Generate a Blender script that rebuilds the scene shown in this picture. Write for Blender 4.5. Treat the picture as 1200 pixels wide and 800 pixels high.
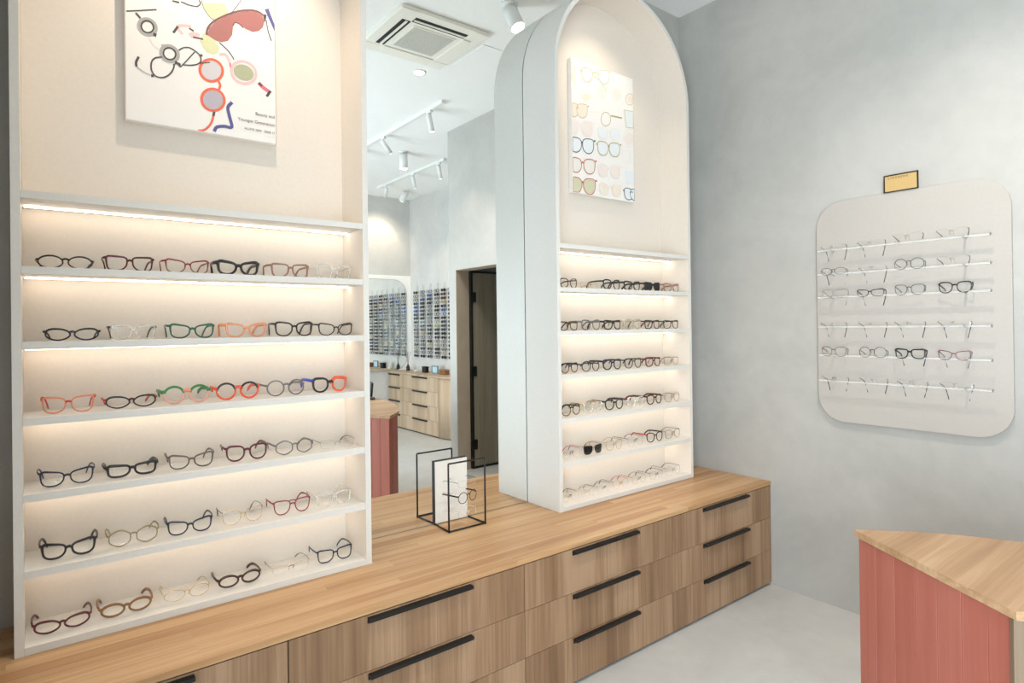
import bpy, math, random
from mathutils import Vector, Matrix
random.seed(7)
for o in list(bpy.data.objects): bpy.data.objects.remove(o)
scene = bpy.context.scene
COL = scene.collection
PI = math.pi

# ------------------------------------------------------------------ units and camera
S = 1.1                       # metres per cabinet width used in the camera solve
H = .555 * S                  # worktop height
F_PX, PPX, PPY = 710.4642, 600.0, 378.5527
YAW, PITCH, ROLL = -.6593, .0037, -.0122
CAM = Vector((.0367 * S, -2.2894 * S, .855 * S + H))
cy, sy = math.cos(YAW), math.sin(YAW)
cp, sp = math.cos(PITCH), math.sin(PITCH)
cr, sr = math.cos(ROLL), math.sin(ROLL)
BAS = (Matrix(((cr, 0, sr), (0, 1, 0), (-sr, 0, cr))) @ Matrix(((1, 0, 0), (0, cp, sp), (0, -sp, cp)))
       @ Matrix(((cy, sy, 0), (-sy, cy, 0), (0, 0, 1))))      # rows: right, forward, up
RIGHT, FWD, UP = BAS[0].copy(), BAS[1].copy(), BAS[2].copy()
cam_data = bpy.data.cameras.new('camera')
cam_data.sensor_width = 36.0
cam_data.lens = F_PX / 1200 * 36
cam_data.shift_y = (PPY - 400) / 1200
cam_data.clip_start = .02
cam = bpy.data.objects.new('camera', cam_data); COL.objects.link(cam)
m4 = Matrix((RIGHT, UP, -FWD)).transposed().to_4x4(); m4.translation = CAM
cam.matrix_world = m4
scene.camera = cam

def pixray(u, v):
    return BAS.transposed() @ Vector(((u - PPX) / F_PX, 1, -(v - PPY) / F_PX))
def on_y(u, v, y):
    d = pixray(u, v); return CAM + d * ((y - CAM.y) / d.y)
def x_at(u, y, z):            # x of the point at given y, z that shows in pixel column u
    n = RIGHT * F_PX - FWD * (u - PPX)
    return CAM.x - (n.y * (y - CAM.y) + n.z * (z - CAM.z)) / n.x

# ------------------------------------------------------------------ world, exposure, large lights
scene.view_settings.view_transform = 'Standard'
scene.view_settings.look = 'None'
scene.view_settings.gamma = 1.0
scene.view_settings.use_curve_mapping = False
scene.view_settings.exposure = 0.36
w = bpy.data.worlds.new('world'); scene.world = w; w.use_nodes = True
w.node_tree.nodes['Background'].inputs[0].default_value = (.72, .84, 1, 1)
w.node_tree.nodes['Background'].inputs[1].default_value = 1.2

def area_light(name, loc, rot, sx, sy_, power, col):
    l = bpy.data.lights.new(name, 'AREA'); l.shape = 'RECTANGLE'; l.size = sx; l.size_y = sy_
    l.energy = power; l.color = col
    o = bpy.data.objects.new(name, l); COL.objects.link(o); o.location = loc; o.rotation_euler = rot
    return o
# daylight falling in through the shop window of the left wall
area_light('daylight', (-.276 * S - .35, -3.25 * S, 1.20), (0, -PI / 2, 0), 2.1, 2.85, 190, (.84, .92, 1))

def spot_light(name, loc, target, power, col, ang, blend=.5, size=.03):
    l = bpy.data.lights.new(name, 'SPOT'); l.energy = power; l.color = col
    l.spot_size = math.radians(ang); l.spot_blend = blend; l.shadow_soft_size = size
    o = bpy.data.objects.new(name, l); COL.objects.link(o); o.location = loc
    o.rotation_euler = (Vector(target) - Vector(loc)).to_track_quat('-Z', 'Y').to_euler()
    return o

# ------------------------------------------------------------------ node materials
MATS = {}
def new_mat(name):
    m = bpy.data.materials.new(name); m.use_nodes = True
    MATS[name] = m
    return m, m.node_tree.nodes, m.node_tree.links, m.node_tree.nodes['Principled BSDF']
def plain(name, col, rough=.5, metal=0, spec=.5, bump=0, scale=80, emit=None, estr=0):
    if name in MATS: return MATS[name]
    m, n, l, b = new_mat(name)
    b.inputs['Roughness'].default_value = rough; b.inputs['Metallic'].default_value = metal
    b.inputs['Specular IOR Level'].default_value = spec
    t = n.new('ShaderNodeTexNoise'); t.inputs['Scale'].default_value = scale; t.inputs['Detail'].default_value = 3
    g = n.new('ShaderNodeNewGeometry'); l.new(g.outputs['Position'], t.inputs['Vector'])
    mx = n.new('ShaderNodeMix'); mx.data_type = 'RGBA'
    mx.inputs[6].default_value = (*[c * .95 for c in col], 1); mx.inputs[7].default_value = (*[min(1, c * 1.04) for c in col], 1)
    l.new(t.outputs[0], mx.inputs[0]); l.new(mx.outputs[2], b.inputs['Base Color'])
    if bump:
        bp = n.new('ShaderNodeBump'); bp.inputs['Strength'].default_value = bump; bp.inputs['Distance'].default_value = .002
        l.new(t.outputs[0], bp.inputs['Height']); l.new(bp.outputs[0], b.inputs['Normal'])
    if emit:
        b.inputs['Emission Color'].default_value = (*emit, 1); b.inputs['Emission Strength'].default_value = estr
    return m
def plaster(name, c1, c2, rough=.75, s=1.6):
    m, n, l, b = new_mat(name)
    g = n.new('ShaderNodeNewGeometry')
    t = n.new('ShaderNodeTexNoise'); t.inputs['Scale'].default_value = s; t.inputs['Detail'].default_value = 6; t.inputs['Roughness'].default_value = .62; t.inputs['Distortion'].default_value = .8
    t2 = n.new('ShaderNodeTexNoise'); t2.inputs['Scale'].default_value = 14; t2.inputs['Detail'].default_value = 5
    l.new(g.outputs['Position'], t.inputs['Vector']); l.new(g.outputs['Position'], t2.inputs['Vector'])
    a = n.new('ShaderNodeMath'); a.operation = 'MULTIPLY_ADD'; a.inputs[1].default_value = .25
    l.new(t2.outputs[0], a.inputs[0]); l.new(t.outputs[0], a.inputs[2])
    r = n.new('ShaderNodeValToRGB'); r.color_ramp.elements[0].position = .42; r.color_ramp.elements[1].position = .82
    r.color_ramp.elements[0].color = (*c1, 1); r.color_ramp.elements[1].color = (*c2, 1)
    l.new(a.outputs[0], r.inputs[0]); l.new(r.outputs[0], b.inputs['Base Color'])
    b.inputs['Roughness'].default_value = rough; b.inputs['Specular IOR Level'].default_value = .3
    bp = n.new('ShaderNodeBump'); bp.inputs['Strength'].default_value = .12; bp.inputs['Distance'].default_value = .004
    l.new(a.outputs[0], bp.inputs['Height']); l.new(bp.outputs[0], b.inputs['Normal'])
    return m
def wood(name, dark, mid, light, axis, rough=.42, band=9.0, rnd=.12):
    """grain along axis 0/1/2; coloured bands across it"""
    m, n, l, b = new_mat(name)
    g = n.new('ShaderNodeNewGeometry'); oi = n.new('ShaderNodeObjectInfo')
    ad = n.new('ShaderNodeVectorMath'); ad.operation = 'MULTIPLY_ADD'
    cmb = n.new('ShaderNodeCombineXYZ')
    for i in range(3): l.new(oi.outputs['Random'], cmb.inputs[i])
    l.new(cmb.outputs[0], ad.inputs[0]); ad.inputs[1].default_value = (3.7, 5.1, 7.3); l.new(g.outputs['Position'], ad.inputs[2])
    def noise(al, ac, detail, dist=0):
        mp = n.new('ShaderNodeMapping'); sc = [ac] * 3; sc[axis] = al; mp.inputs['Scale'].default_value = sc
        l.new(ad.outputs[0], mp.inputs['Vector'])
        t = n.new('ShaderNodeTexNoise'); t.inputs['Scale'].default_value = 1; t.inputs['Detail'].default_value = detail; t.inputs['Distortion'].default_value = dist
        l.new(mp.outputs[0], t.inputs['Vector']); return t.outputs[0]
    n1 = noise(.35, band, 2, .3); n2 = noise(2.2, 75, 5, .6)
    a = n.new('ShaderNodeMath'); a.operation = 'MULTIPLY_ADD'; a.inputs[1].default_value = .55; l.new(n2, a.inputs[0]); l.new(n1, a.inputs[2])
    a2 = n.new('ShaderNodeMath'); a2.operation = 'MULTIPLY_ADD'; a2.inputs[1].default_value = rnd; l.new(oi.outputs['Random'], a2.inputs[0]); l.new(a.outputs[0], a2.inputs[2])
    r = n.new('ShaderNodeValToRGB'); e = r.color_ramp.elements
    e[0].position = .5; e[0].color = (*dark, 1); e[1].position = 1.08 if False else 1.0; e[1].color = (*light, 1)
    x = e.new(.76); x.color = (*mid, 1)
    l.new(a2.outputs[0], r.inputs[0]); l.new(r.outputs[0], b.inputs['Base Color'])
    b.inputs['Roughness'].default_value = rough; b.inputs['Specular IOR Level'].default_value = .35
    bp = n.new('ShaderNodeBump'); bp.inputs['Strength'].default_value = .06; bp.inputs['Distance'].default_value = .001
    l.new(n2, bp.inputs['Height']); l.new(bp.outputs[0], b.inputs['Normal'])
    return m
def clear(name, tint, gloss=.07, body=0.0, rough=.02):
    """thin clear sheet or crystal acetate: see-through with a mirror-like sheen and a little body colour"""
    m = bpy.data.materials.new(name); m.use_nodes = True; MATS[name] = m
    n, l = m.node_tree.nodes, m.node_tree.links; n.clear()
    out = n.new('ShaderNodeOutputMaterial'); tr = n.new('ShaderNodeBsdfTransparent'); tr.inputs[0].default_value = (*tint, 1)
    gl = n.new('ShaderNodeBsdfGlossy'); gl.inputs['Roughness'].default_value = rough; gl.inputs[0].default_value = (.95, 1, 1, 1)
    di = n.new('ShaderNodeBsdfDiffuse'); di.inputs[0].default_value = (*tint, 1)
    m1 = n.new('ShaderNodeMixShader'); m1.inputs[0].default_value = body; l.new(tr.outputs[0], m1.inputs[1]); l.new(di.outputs[0], m1.inputs[2])
    m2 = n.new('ShaderNodeMixShader'); m2.inputs[0].default_value = gloss; l.new(m1.outputs[0], m2.inputs[1]); l.new(gl.outputs[0], m2.inputs[2])
    l.new(m2.outputs[0], out.inputs[0]); return m

M_PLASTER = plaster('grey_plaster', (.42, .408, .385), (.505, .493, .465))
M_PLASTER_W = plaster('pale_plaster', (.56, .555, .54), (.66, .65, .63))
M_FLOOR = plaster('microcement_floor', (.45, .44, .425), (.53, .52, .50), .42, 2.2)
M_CEIL = plain('white_ceiling_paint', (.92, .92, .905), .9)
M_LAM = plain('off_white_laminate', (.70, .68, .645), .45)
M_BACK = plain('cream_niche_board', (.76, .69, .615), .6)
M_TOP = wood('oak_worktop', (.29, .142, .056), (.41, .22, .098), (.54, .335, .172), 0, .38)
M_DRAW = wood('shaded_oak_drawer_front', (.165, .09, .047), (.255, .15, .083), (.37, .236, .143), 2, .5, 8.0, .05)  # same oak as the worktop, weaker light on the fronts put into darker colours
M_DRAWR = wood('pale_oak_drawer', (.34, .235, .155), (.43, .315, .215), (.52, .40, .285), 2, .5, 7.0, .05)
M_DESKTOP = wood('oak_desk_top', (.27, .15, .075), (.385, .235, .128), (.50, .34, .21), 0, .4, 8.0)
M_DESKSIDE = wood('oak_desk_side', (.12, .08, .05), (.165, .115, .072), (.21, .15, .10), 2)
M_CORAL = wood('coral_stained_plank', (.29, .082, .056), (.325, .095, .066), (.36, .12, .086), 2, .55, 5.0, .03)
M_DOORW = wood('dark_olive_wood', (.20, .175, .125), (.27, .24, .175), (.34, .305, .23), 2, .45, 8.0, 0)
M_JAMB = plaster('tan_jamb', (.44, .37, .29), (.52, .44, .35))
M_BLACK = plain('black_metal', (.012, .012, .013), .4, .3)
M_WHITE = plain('white_lamp_metal', (.82, .82, .80), .4)
M_ACW = plain('ivory_plastic', (.87, .85, .77), .5)
M_ACG = plain('grey_grille_plastic', (.68, .69, .66), .6)
M_ACD = plain('dark_slot', (.02, .02, .02), .7)
M_STEEL = plain('brushed_steel', (.55, .55, .55), .3, 1)
M_PANELW = plain('warm_grey_board', (.47, .435, .40), .6)
M_CANVAS = plain('white_canvas', (.85, .82, .79), .7, bump=.05, scale=900)
M_GOLD = plain('gold_card', (.62, .42, .18), .45, .2)
M_BOARD = plain('white_board', (.78, .75, .70), .6)
M_LED = plain('warm_led_diffuser', (1, .95, .88), .5, emit=(1, .85, .68), estr=10.0)
M_LAMPON = plain('lamp_lens_lit', (1, 1, 1), .5, emit=(1, .93, .82), estr=14.0)
M_DARKGAP = plain('dark_gap', (.05, .045, .04), .8)
m, n, l, b = new_mat('mirror_silver')
b.inputs['Base Color'].default_value = (.90, .925, .915, 1); b.inputs['Metallic'].default_value = 1; b.inputs['Roughness'].default_value = .0
M_MIRROR = m
M_LENS = clear('clear_lens', (1, 1, 1), .022, 0, .06)
M_LENSW = clear('clear_lens_wall', (1, 1, 1), .02, 0, .06)
M_SUN = clear('dark_sun_lens', (.03, .028, .03), .06, .5)
M_ACRYL = clear('clear_acrylic', (.97, .98, .98), .08, .26, .1)
M_PANE = clear('window_glass', (.98, 1, .99), .05)

# ------------------------------------------------------------------ mesh building
class MB:
    def __init__(self): self.v = []; self.f = []; self.mi = []; self.sm = []
    def face(self, idx, mi=0, smooth=False): self.f.append(idx); self.mi.append(mi); self.sm.append(smooth)
    def box(self, x0, x1, y0, y1, z0, z1, mi=0):
        if x0 > x1: x0, x1 = x1, x0
        if y0 > y1: y0, y1 = y1, y0
        k = len(self.v)
        self.v += [(x, y, z) for z in (z0, z1) for y in (y0, y1) for x in (x0, x1)]
        for q in ((0, 2, 3, 1), (4, 5, 7, 6), (0, 1, 5, 4), (2, 6, 7, 3), (0, 4, 6, 2), (1, 3, 7, 5)):
            self.face([k + i for i in q], mi)
        return self
    def prism(self, pts, fn, a, b_, mi=0, smooth=False):
        """2D outline pts extruded between a and b_; fn(p, t) -> 3D"""
        k = len(self.v); n_ = len(pts)
        self.v += [tuple(fn(p, a)) for p in pts] + [tuple(fn(p, b_)) for p in pts]
        self.face(list(range(k, k + n_))[::-1], mi); self.face(list(range(k + n_, k + 2 * n_)), mi)
        for i in range(n_):
            j = (i + 1) % n_; self.face([k + i, k + j, k + n_ + j, k + n_ + i], mi, smooth)
        return self
    def tube(self, path, rx, rz=None, seg=8, mi=0, side=None, cap=True, closed=False):
        """sweep an ellipse (rx along side vector, rz along the other normal) along path"""
        if rz is None: rz = rx
        P = [Vector(p) for p in path]; n_ = len(P); k = len(self.v)
        for i, p in enumerate(P):
            if closed: t = P[(i + 1) % n_] - P[i - 1]
            else: t = P[min(i + 1, n_ - 1)] - P[max(i - 1, 0)]
            t.normalize()
            s_ = Vector(side) if side else (Vector((1, 0, 0)) if abs(t.x) < .8 else Vector((0, 1, 0)))
            s_ = (s_ - t * s_.dot(t)).normalized(); u_ = t.cross(s_)
            r1 = rx[i] if isinstance(rx, (list, tuple)) else rx
            r2 = rz[i] if isinstance(rz, (list, tuple)) else rz
            for q in range(seg):
                an = 2 * PI * (q + .5) / seg
                self.v.append(tuple(p + s_ * (r1 * math.cos(an)) + u_ * (r2 * math.sin(an))))
        for i in range(n_ if closed else n_ - 1):
            for q in range(seg):
                i2 = (i + 1) % n_
                self.face([k + i * seg + q, k + i * seg + (q + 1) % seg, k + i2 * seg + (q + 1) % seg, k + i2 * seg + q], mi, seg > 4)
        if cap and not closed:
            self.face([k + q for q in range(seg)][::-1], mi); self.face([k + (n_ - 1) * seg + q for q in range(seg)], mi)
        return self
    def lathe(self, prof, seg=20, c=(0, 0, 0), mi=0):
        """prof: list of (radius, z)"""
        k = len(self.v); n_ = len(prof)
        for r, z in prof:
            for q in range(seg):
                an = 2 * PI * q / seg; self.v.append((c[0] + r * math.cos(an), c[1] + r * math.sin(an), c[2] + z))
        for i in range(n_ - 1):
            for q in range(seg):
                self.face([k + i * seg + q, k + i * seg + (q + 1) % seg, k + (i + 1) * seg + (q + 1) % seg, k + (i + 1) * seg + q], mi, True)
        self.face([k + q for q in range(seg)][::-1], mi); self.face([k + (n_ - 1) * seg + q for q in range(seg)], mi)
        return self
    def mesh(self, name, mats):
        me = bpy.data.meshes.new(name); me.from_pydata(self.v, [], self.f)
        for mt in (mats if isinstance(mats, (list, tuple)) else [mats]): me.materials.append(mt)
        me.polygons.foreach_set('material_index', self.mi); me.polygons.foreach_set('use_smooth', self.sm)
        me.update(); return me
    def build(self, name, mats, parent=None, bevel=0):
        o = bpy.data.objects.new(name, self.mesh(name, mats)); COL.objects.link(o)
        if parent: o.parent = parent
        if bevel:
            bm_ = o.modifiers.new('bevel', 'BEVEL'); bm_.width = bevel; bm_.segments = 2; bm_.limit_method = 'ANGLE'; bm_.angle_limit = .7
        return o
def tag(o, label, cat, group=None):
    o['label'] = label; o['category'] = cat
    if group: o['group'] = group
    return o
def thing(name, label, cat, loc=(0, 0, 0), rz=0, group=None):
    o = bpy.data.objects.new(name, None); COL.objects.link(o); o.location = loc; o.rotation_euler = (0, 0, rz); o.empty_display_size = .05
    return tag(o, label, cat, group)
def struct(o): o['kind'] = 'structure'; return o
def box(name, x0, x1, y0, y1, z0, z1, mat, parent=None, bevel=0):
    return MB().box(x0, x1, y0, y1, z0, z1).build(name, mat, parent, bevel)
def rrect(x0, x1, y0, y1, r, n_=8):
    pts = []
    for cx, cyy, a0 in ((x1 - r, y1 - r, 0), (x0 + r, y1 - r, PI / 2), (x0 + r, y0 + r, PI), (x1 - r, y0 + r, 1.5 * PI)):
        pts += [(cx + r * math.cos(a0 + PI / 2 * i / n_), cyy + r * math.sin(a0 + PI / 2 * i / n_)) for i in range(n_ + 1)]
    return pts
def text_mesh(txt, size, name, mat, parent, mtx, extrude=.0002):
    c = bpy.data.curves.new(name, 'FONT'); c.body = txt; c.size = size; c.extrude = extrude; c.align_x = 'RIGHT' if name == 'caption' else 'CENTER'
    t = bpy.data.objects.new('tmp', c); COL.objects.link(t)
    dg = bpy.context.evaluated_depsgraph_get(); me = bpy.data.meshes.new_from_object(t.evaluated_get(dg))
    bpy.data.objects.remove(t); bpy.data.curves.remove(c)
    me.materials.clear(); me.materials.append(mat)
    o = bpy.data.objects.new(name, me); COL.objects.link(o)
    if parent: o.parent = parent
    o.matrix_local = mtx; return o

# ------------------------------------------------------------------ room shell
XE, XL, XA = 3.1312 * S, -.276 * S, 4.345 * S       # right wall, left wall, alcove wall
YF, YR = -5.72 * S, -2.69 * S                       # far wall, end of right wall
ZC = (2.724 + .555) * S
struct(box('floor', XL - .4, XA + .2, YF - .2, .2, -.1, 0, M_FLOOR))
struct(box('ceiling', XL - .4, XA + .2, YF - .2, .2, ZC, ZC + .1, M_CEIL))
struct(box('wall_back', XL - .2, XE, 0, .15, 0, ZC, M_PLASTER))
DO0, DO1, DOZ = -2.573 * S, -1.76 * S, (1.386 + .555) * S      # door opening
XD = XE + .145 * S
mb = MB(); mb.box(XE, XD, DO1, 0, 0, ZC); mb.box(XE, XD, DO0, DO1, DOZ, ZC)
mb.box(XE, XD, YR, DO0, 0, ZC); mb.box(XD, XA, YR, -2.60 * S, 0, ZC); mb.box(XE, XA + .15, 0, .15, 0, ZC)
struct(mb.build('wall_right', M_PLASTER))
struct(box('wall_alcove', XA, XA + .15, YF - .15, 0, 0, ZC, M_PLASTER_W))
struct(box('wall_front', XL - .2, XA, YF - .15, YF, 0, ZC, M_PLASTER_W))
WY0, WY1, WZ0, WZ1 = -4.65 * S, -1.85 * S, .10, 2.45
mb = MB(); mb.box(XL - .2, XL, WY1, 0, 0, ZC); mb.box(XL - .2, XL, YF, WY0, 0, ZC)
mb.box(XL - .2, XL, WY0, WY1, 0, WZ0); mb.box(XL - .2, XL, WY0, WY1, WZ1, ZC)
struct(mb.build('wall_left', M_PLASTER))
# shop window
wi = bpy.data.objects.new('window_1', None); COL.objects.link(wi); struct(wi)
mb = MB()
for y in (WY0, (WY0 * 2 + WY1) / 3, (WY0 + 2 * WY1) / 3, WY1): 
    yy = min(max(y, WY0 + .03), WY1 - .03); mb.box(XL - .13, XL - .07, yy - .03, yy + .03, WZ0, WZ1)
mb.box(XL - .13, XL - .07, WY0, WY1, WZ0, WZ0 + .06); mb.box(XL - .13, XL - .07, WY0, WY1, WZ1 - .06, WZ1)
mb.build('window_frame', M_BLACK, wi)
for i in range(3):
    y0 = WY0 + (WY1 - WY0) * i / 3 + .03; box('pane', XL - .104, XL - .096, y0, y0 + (WY1 - WY0) / 3 - .06, WZ0 + .06, WZ1 - .06, M_PANE, wi)
# jamb lining and door in the right wall
jl = MB(); e = .004
jl.box(XE + .002, XD, DO0, DO0 + e, 0, DOZ); jl.box(XE + .002, XD, DO1 - e, DO1, 0, DOZ); jl.box(XE + .002, XD, DO0 + e, DO1 - e, DOZ - e, DOZ)
struct(jl.build('trim_1', M_JAMB))
dr = bpy.data.objects.new('door_1', None); COL.objects.link(dr); struct(dr)
fw = .022; ly = DO0 + .004; dx0, dx1, dz0 = XD + .004, XD + .004 + .78 * S, .052
box('door_leaf', dx0 + fw, dx1 - fw, ly - .002, ly + .034, dz0 + fw, DOZ - fw - .004, M_DOORW, dr)      # standing open into the back room
mb = MB(); mb.box(dx0, dx0 + fw, ly - .004, ly + .036, dz0, DOZ - .004); mb.box(dx1 - fw, dx1, ly - .004, ly + .036, dz0, DOZ - .004)
mb.box(dx0 + fw, dx1 - fw, ly - .004, ly + .036, DOZ - fw - .004, DOZ - .004); mb.box(dx0 + fw, dx1 - fw, ly - .004, ly + .036, dz0, dz0 + fw)
mb.build('leaf_border', M_BLACK, dr)
for z in (.25, 1.02, 1.80): box('hinge', XD - .012, XD + .06, ly + .036, ly + .046, z, z + .105, M_BLACK, dr)
struct(box('trim_2', XE + .002, XA, DO0 + .0005, DO1 - .0005, .0005, .048, M_FLOOR))
# ------------------------------------------------------------------ wall mirror between the cabinets
D = .2368 * S; L0 = -.0272 * S; R0 = 1.8893 * S; W = 1.0 * S; T = .0204 * S
YB = -.055 * S                                    # face of the niche back boards
SZ = [H + z * S for z in (.0212, .2210, .4229, .6250, .8265, 1.0280, 1.2290)]
SPR = H + 2.045 * S                               # spring line of the arches
mo = box('wall_mirror', L0 + W - .35, R0 + .55, -.005, -.0005, H + .003, ZC - .002, M_MIRROR)
tag(mo, 'tall frameless wall mirror between the two arched display cabinets', 'mirror')

# ------------------------------------------------------------------ arched display cabinets
def arch_path(x0, w_, z0, zs, inset, n_=40):
    x1 = x0 + w_; r = w_ / 2 - inset; cx = x0 + w_ / 2
    return [(x0 + inset, z0), (x0 + inset, zs - .03)] + [(cx - r * math.cos(PI * i / n_), zs + r * math.sin(PI * i / n_)) for i in range(n_ + 1)] + [(x1 - inset, zs - .03), (x1 - inset, z0)]
def cabinet(x0, label):
    t = thing('arched_display_cabinet', label, 'cabinet', (x0 + W / 2, -D / 2, H + .0006))
    off = Vector((-(x0 + W / 2), D / 2, -(H + .0006)))
    z0 = H + .0006
    a = arch_path(x0, W, z0, SPR, 0); b_ = arch_path(x0, W, z0, SPR, T)
    mb = MB(); n_ = len(a)
    P3 = lambda q, y: tuple(Vector((q[0], y, q[1])) + off)
    def strip(la, ya, lb, yb, mi, sm):
        k = len(mb.v); mb.v += [P3(q, ya) for q in la] + [P3(q, yb) for q in lb]
        for i in range(n_ - 1): mb.face([k + i, k + i + 1, k + n_ + i + 1, k + n_ + i], mi, sm)
    yk = -.009
    strip(a, -D, b_, -D, 0, False); strip(b_, yk, a, yk, 0, False); strip(a, yk, a, -D, 0, True); strip(b_, -D, b_, yk, 1, True)
    for i in (0, n_ - 1):
        k = len(mb.v); mb.v += [P3(a[i], -D), P3(b_[i], -D), P3(b_[i], yk), P3(a[i], yk)]; mb.face([k, k + 1, k + 2, k + 3])
    mb.build('arch_frame', [M_LAM, M_BACK], t)
    pts = arch_path(x0, W, z0, SPR, T + .0004)
    MB().prism(pts, lambda p, y: Vector((p[0], y, p[1])) + off, YB + .018, YB).build('back_panel', M_BACK, t)
    me = MB().box(-W / 2 + T + .0005, W / 2 - T - .0005, 0, D + YB - .0015, -T, 0).mesh('shelf', M_LAM)
    ls = MB().box(-W / 2 + T + .006, W / 2 - T - .006, 0, .008, -.004, 0).mesh('led_strip', M_LED)
    for i, z in enumerate(SZ):
        s_ = bpy.data.objects.new('shelf', me); COL.objects.link(s_); s_.parent = t; s_.location = Vector((x0 + W / 2, -D + .001, z)) + off
        if i:
            q = bpy.data.objects.new('led_strip', ls); COL.objects.link(q); q.parent = s_; q.location = (0, D - .001 - .108 * S, -T - .0003)
            q['label'] = 'glowing warm light strip under the shelf'
    return t
cab_a = cabinet(L0, 'arched off-white display cabinet with lit shelves under the sunglasses poster')
cab_b = cabinet(R0, 'arched off-white display cabinet with lit shelves around the spectacles painting')

# ------------------------------------------------------------------ worktop and drawer cabinets
C = .5547 * S
wt = thing('worktop', 'long light oak stave worktop carrying the arched cabinets', 'worktop', (0, 0, H))
random.seed(3)
NROW = 11; rw = (C - .004) / NROW
for r in range(NROW):
    x = XL + .001 - random.random() * .9; y0 = -C + .0 + r * rw
    while x < XE - .001:
        ln = random.uniform(.75, 1.35); xa, xb = max(x, XL + .001), min(x + ln, XE - .001)
        if xb - xa > .12:
            MB().box(xa + .0002, xb - .0002, y0 + .0002, y0 + rw - .0002, -.02, 0).build('stave', M_TOP, wt)
        elif xb - xa > 0: MB().box(xa, xb - .0002, y0 + .0002, y0 + rw - .0002, -.02, 0).build('stave', M_TOP, wt)
        x += ln
mods = [-.276 * S, .5752 * S, 1.4264 * S, 2.285 * S, 3.1312 * S]
clab = ['oak three-drawer cabinet at the shaded end by the left wall', 'oak three-drawer cabinet under the sunglasses-poster arch',
        'oak three-drawer cabinet under the mirror and black wire stand', 'oak three-drawer cabinet against the grey plaster right wall']
for i in range(4):
    a, b_ = mods[i] + .0015, mods[i + 1] - .0015
    t = thing('drawer_cabinet', clab[i], 'cabinet', ((a + b_) / 2, -C / 2, 0), 0, 'drawer cabinets under the worktop')
    hw = (b_ - a) / 2
    MB().box(-hw, hw, -C / 2 + .022, C / 2 - .004, .0, H - .0215).build('carcass', M_DARKGAP, t)
    tops = [H - .0245, H - .0245 - .1885, H - .0245 - .377]
    for k, zt in enumerate(tops):
        zb = (tops[k + 1] + .002) if k < 2 else .016
        d = MB().box(-hw + .0005, hw - .0005, -C / 2 + .003, -C / 2 + .021, zb, zt).build('drawer_front', M_DRAW, t)
        hb = MB(); hl = .188 * S
        hb.box(-hl, hl, -C / 2 - .021, -C / 2 + .0028, zt - .010, zt - .006); hb.box(-hl, hl, -C / 2 - .021, -C / 2 - .017, zt - .017, zt - .010)
        hb.box(-hl, hl, -C / 2 - .0015, -C / 2 + .0028, zt - .026, zt - .010)
        h = hb.build('handle', M_BLACK, d); h['label'] = 'black angled edge pull'

# ------------------------------------------------------------------ eyeglasses
def G(name, col, rough=.22, metal=0):
    return plain(name, col, rough, metal, .55, scale=220)
PAL = dict(black=G('black_acetate', (.012, .012, .014)), tort=G('dark_tortoise', (.055, .022, .014)), burg=G('burgundy_acetate', (.10, .012, .018)),
           wine=G('wine_red_acetate', (.25, .018, .03)), red=G('red_acetate', (.55, .03, .035)), orange=G('orange_red_acetate', (.85, .10, .035)),
           coral=G('coral_acetate', (.78, .27, .16)), green=G('deep_green_acetate', (.015, .12, .07)), grass=G('bright_green_acetate', (.03, .22, .06)),
           navy=G('navy_acetate', (.012, .018, .045)), blue=G('cobalt_acetate', (.03, .07, .55)), grey=G('smoke_grey_acetate', (.16, .15, .15)),
           brown=G('brown_acetate', (.26, .12, .05)), rose=G('rose_brown_acetate', (.30, .15, .11)), olive=G('olive_gold_acetate', (.30, .24, .12)),
           taupe=G('taupe_acetate', (.13, .10, .085)), pink=G('pink_acetate', (.80, .42, .34)), purple=G('plum_acetate', (.19, .09, .12)),
           gold=G('gold_wire', (.70, .52, .28), .25, 1), steel=G('steel_wire', (.42, .42, .43), .3, 1), dark=G('gunmetal_wire', (.10, .10, .11), .3, 1),
           bronze=G('bronze_wire', (.28, .17, .10), .3, 1))
PAL['crystal'] = clear('crystal_acetate', (.93, .91, .88), .14, .30, .05)
PAL['peach'] = clear('peach_translucent_acetate', (.95, .50, .28), .10, .55, .1)
PAL['pale'] = clear('pale_olive_translucent_acetate', (.62, .58, .44), .10, .6, .1)
SH = {  # half width, half height (mm), squareness, cat lift, taper, bridge gap
    'round': (23, 21.5, 2.0, 0, 0, 14), 'panto': (24, 20.5, 2.4, .08, .14, 12.5), 'oval': (27, 16.5, 2.0, .04, 0, 12), 'almond': (28, 15.5, 1.8, .16, 0, 10),
    'cat': (27.5, 18, 2.7, .46, .20, 10), 'square': (26.5, 19.5, 3.6, .14, .16, 10.5), 'rect': (28, 15.5, 3.4, .22, .12, 10.5), 'hex': (26, 20.5, 2.3, 0, 0, 12),
    'aviator': (27.5, 22, 2.7, .06, .26, 11), 'big': (27.5, 21, 2.7, .24, .16, 10.5), 'slim': (27, 14.5, 2.8, .14, .1, 14)}
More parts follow.
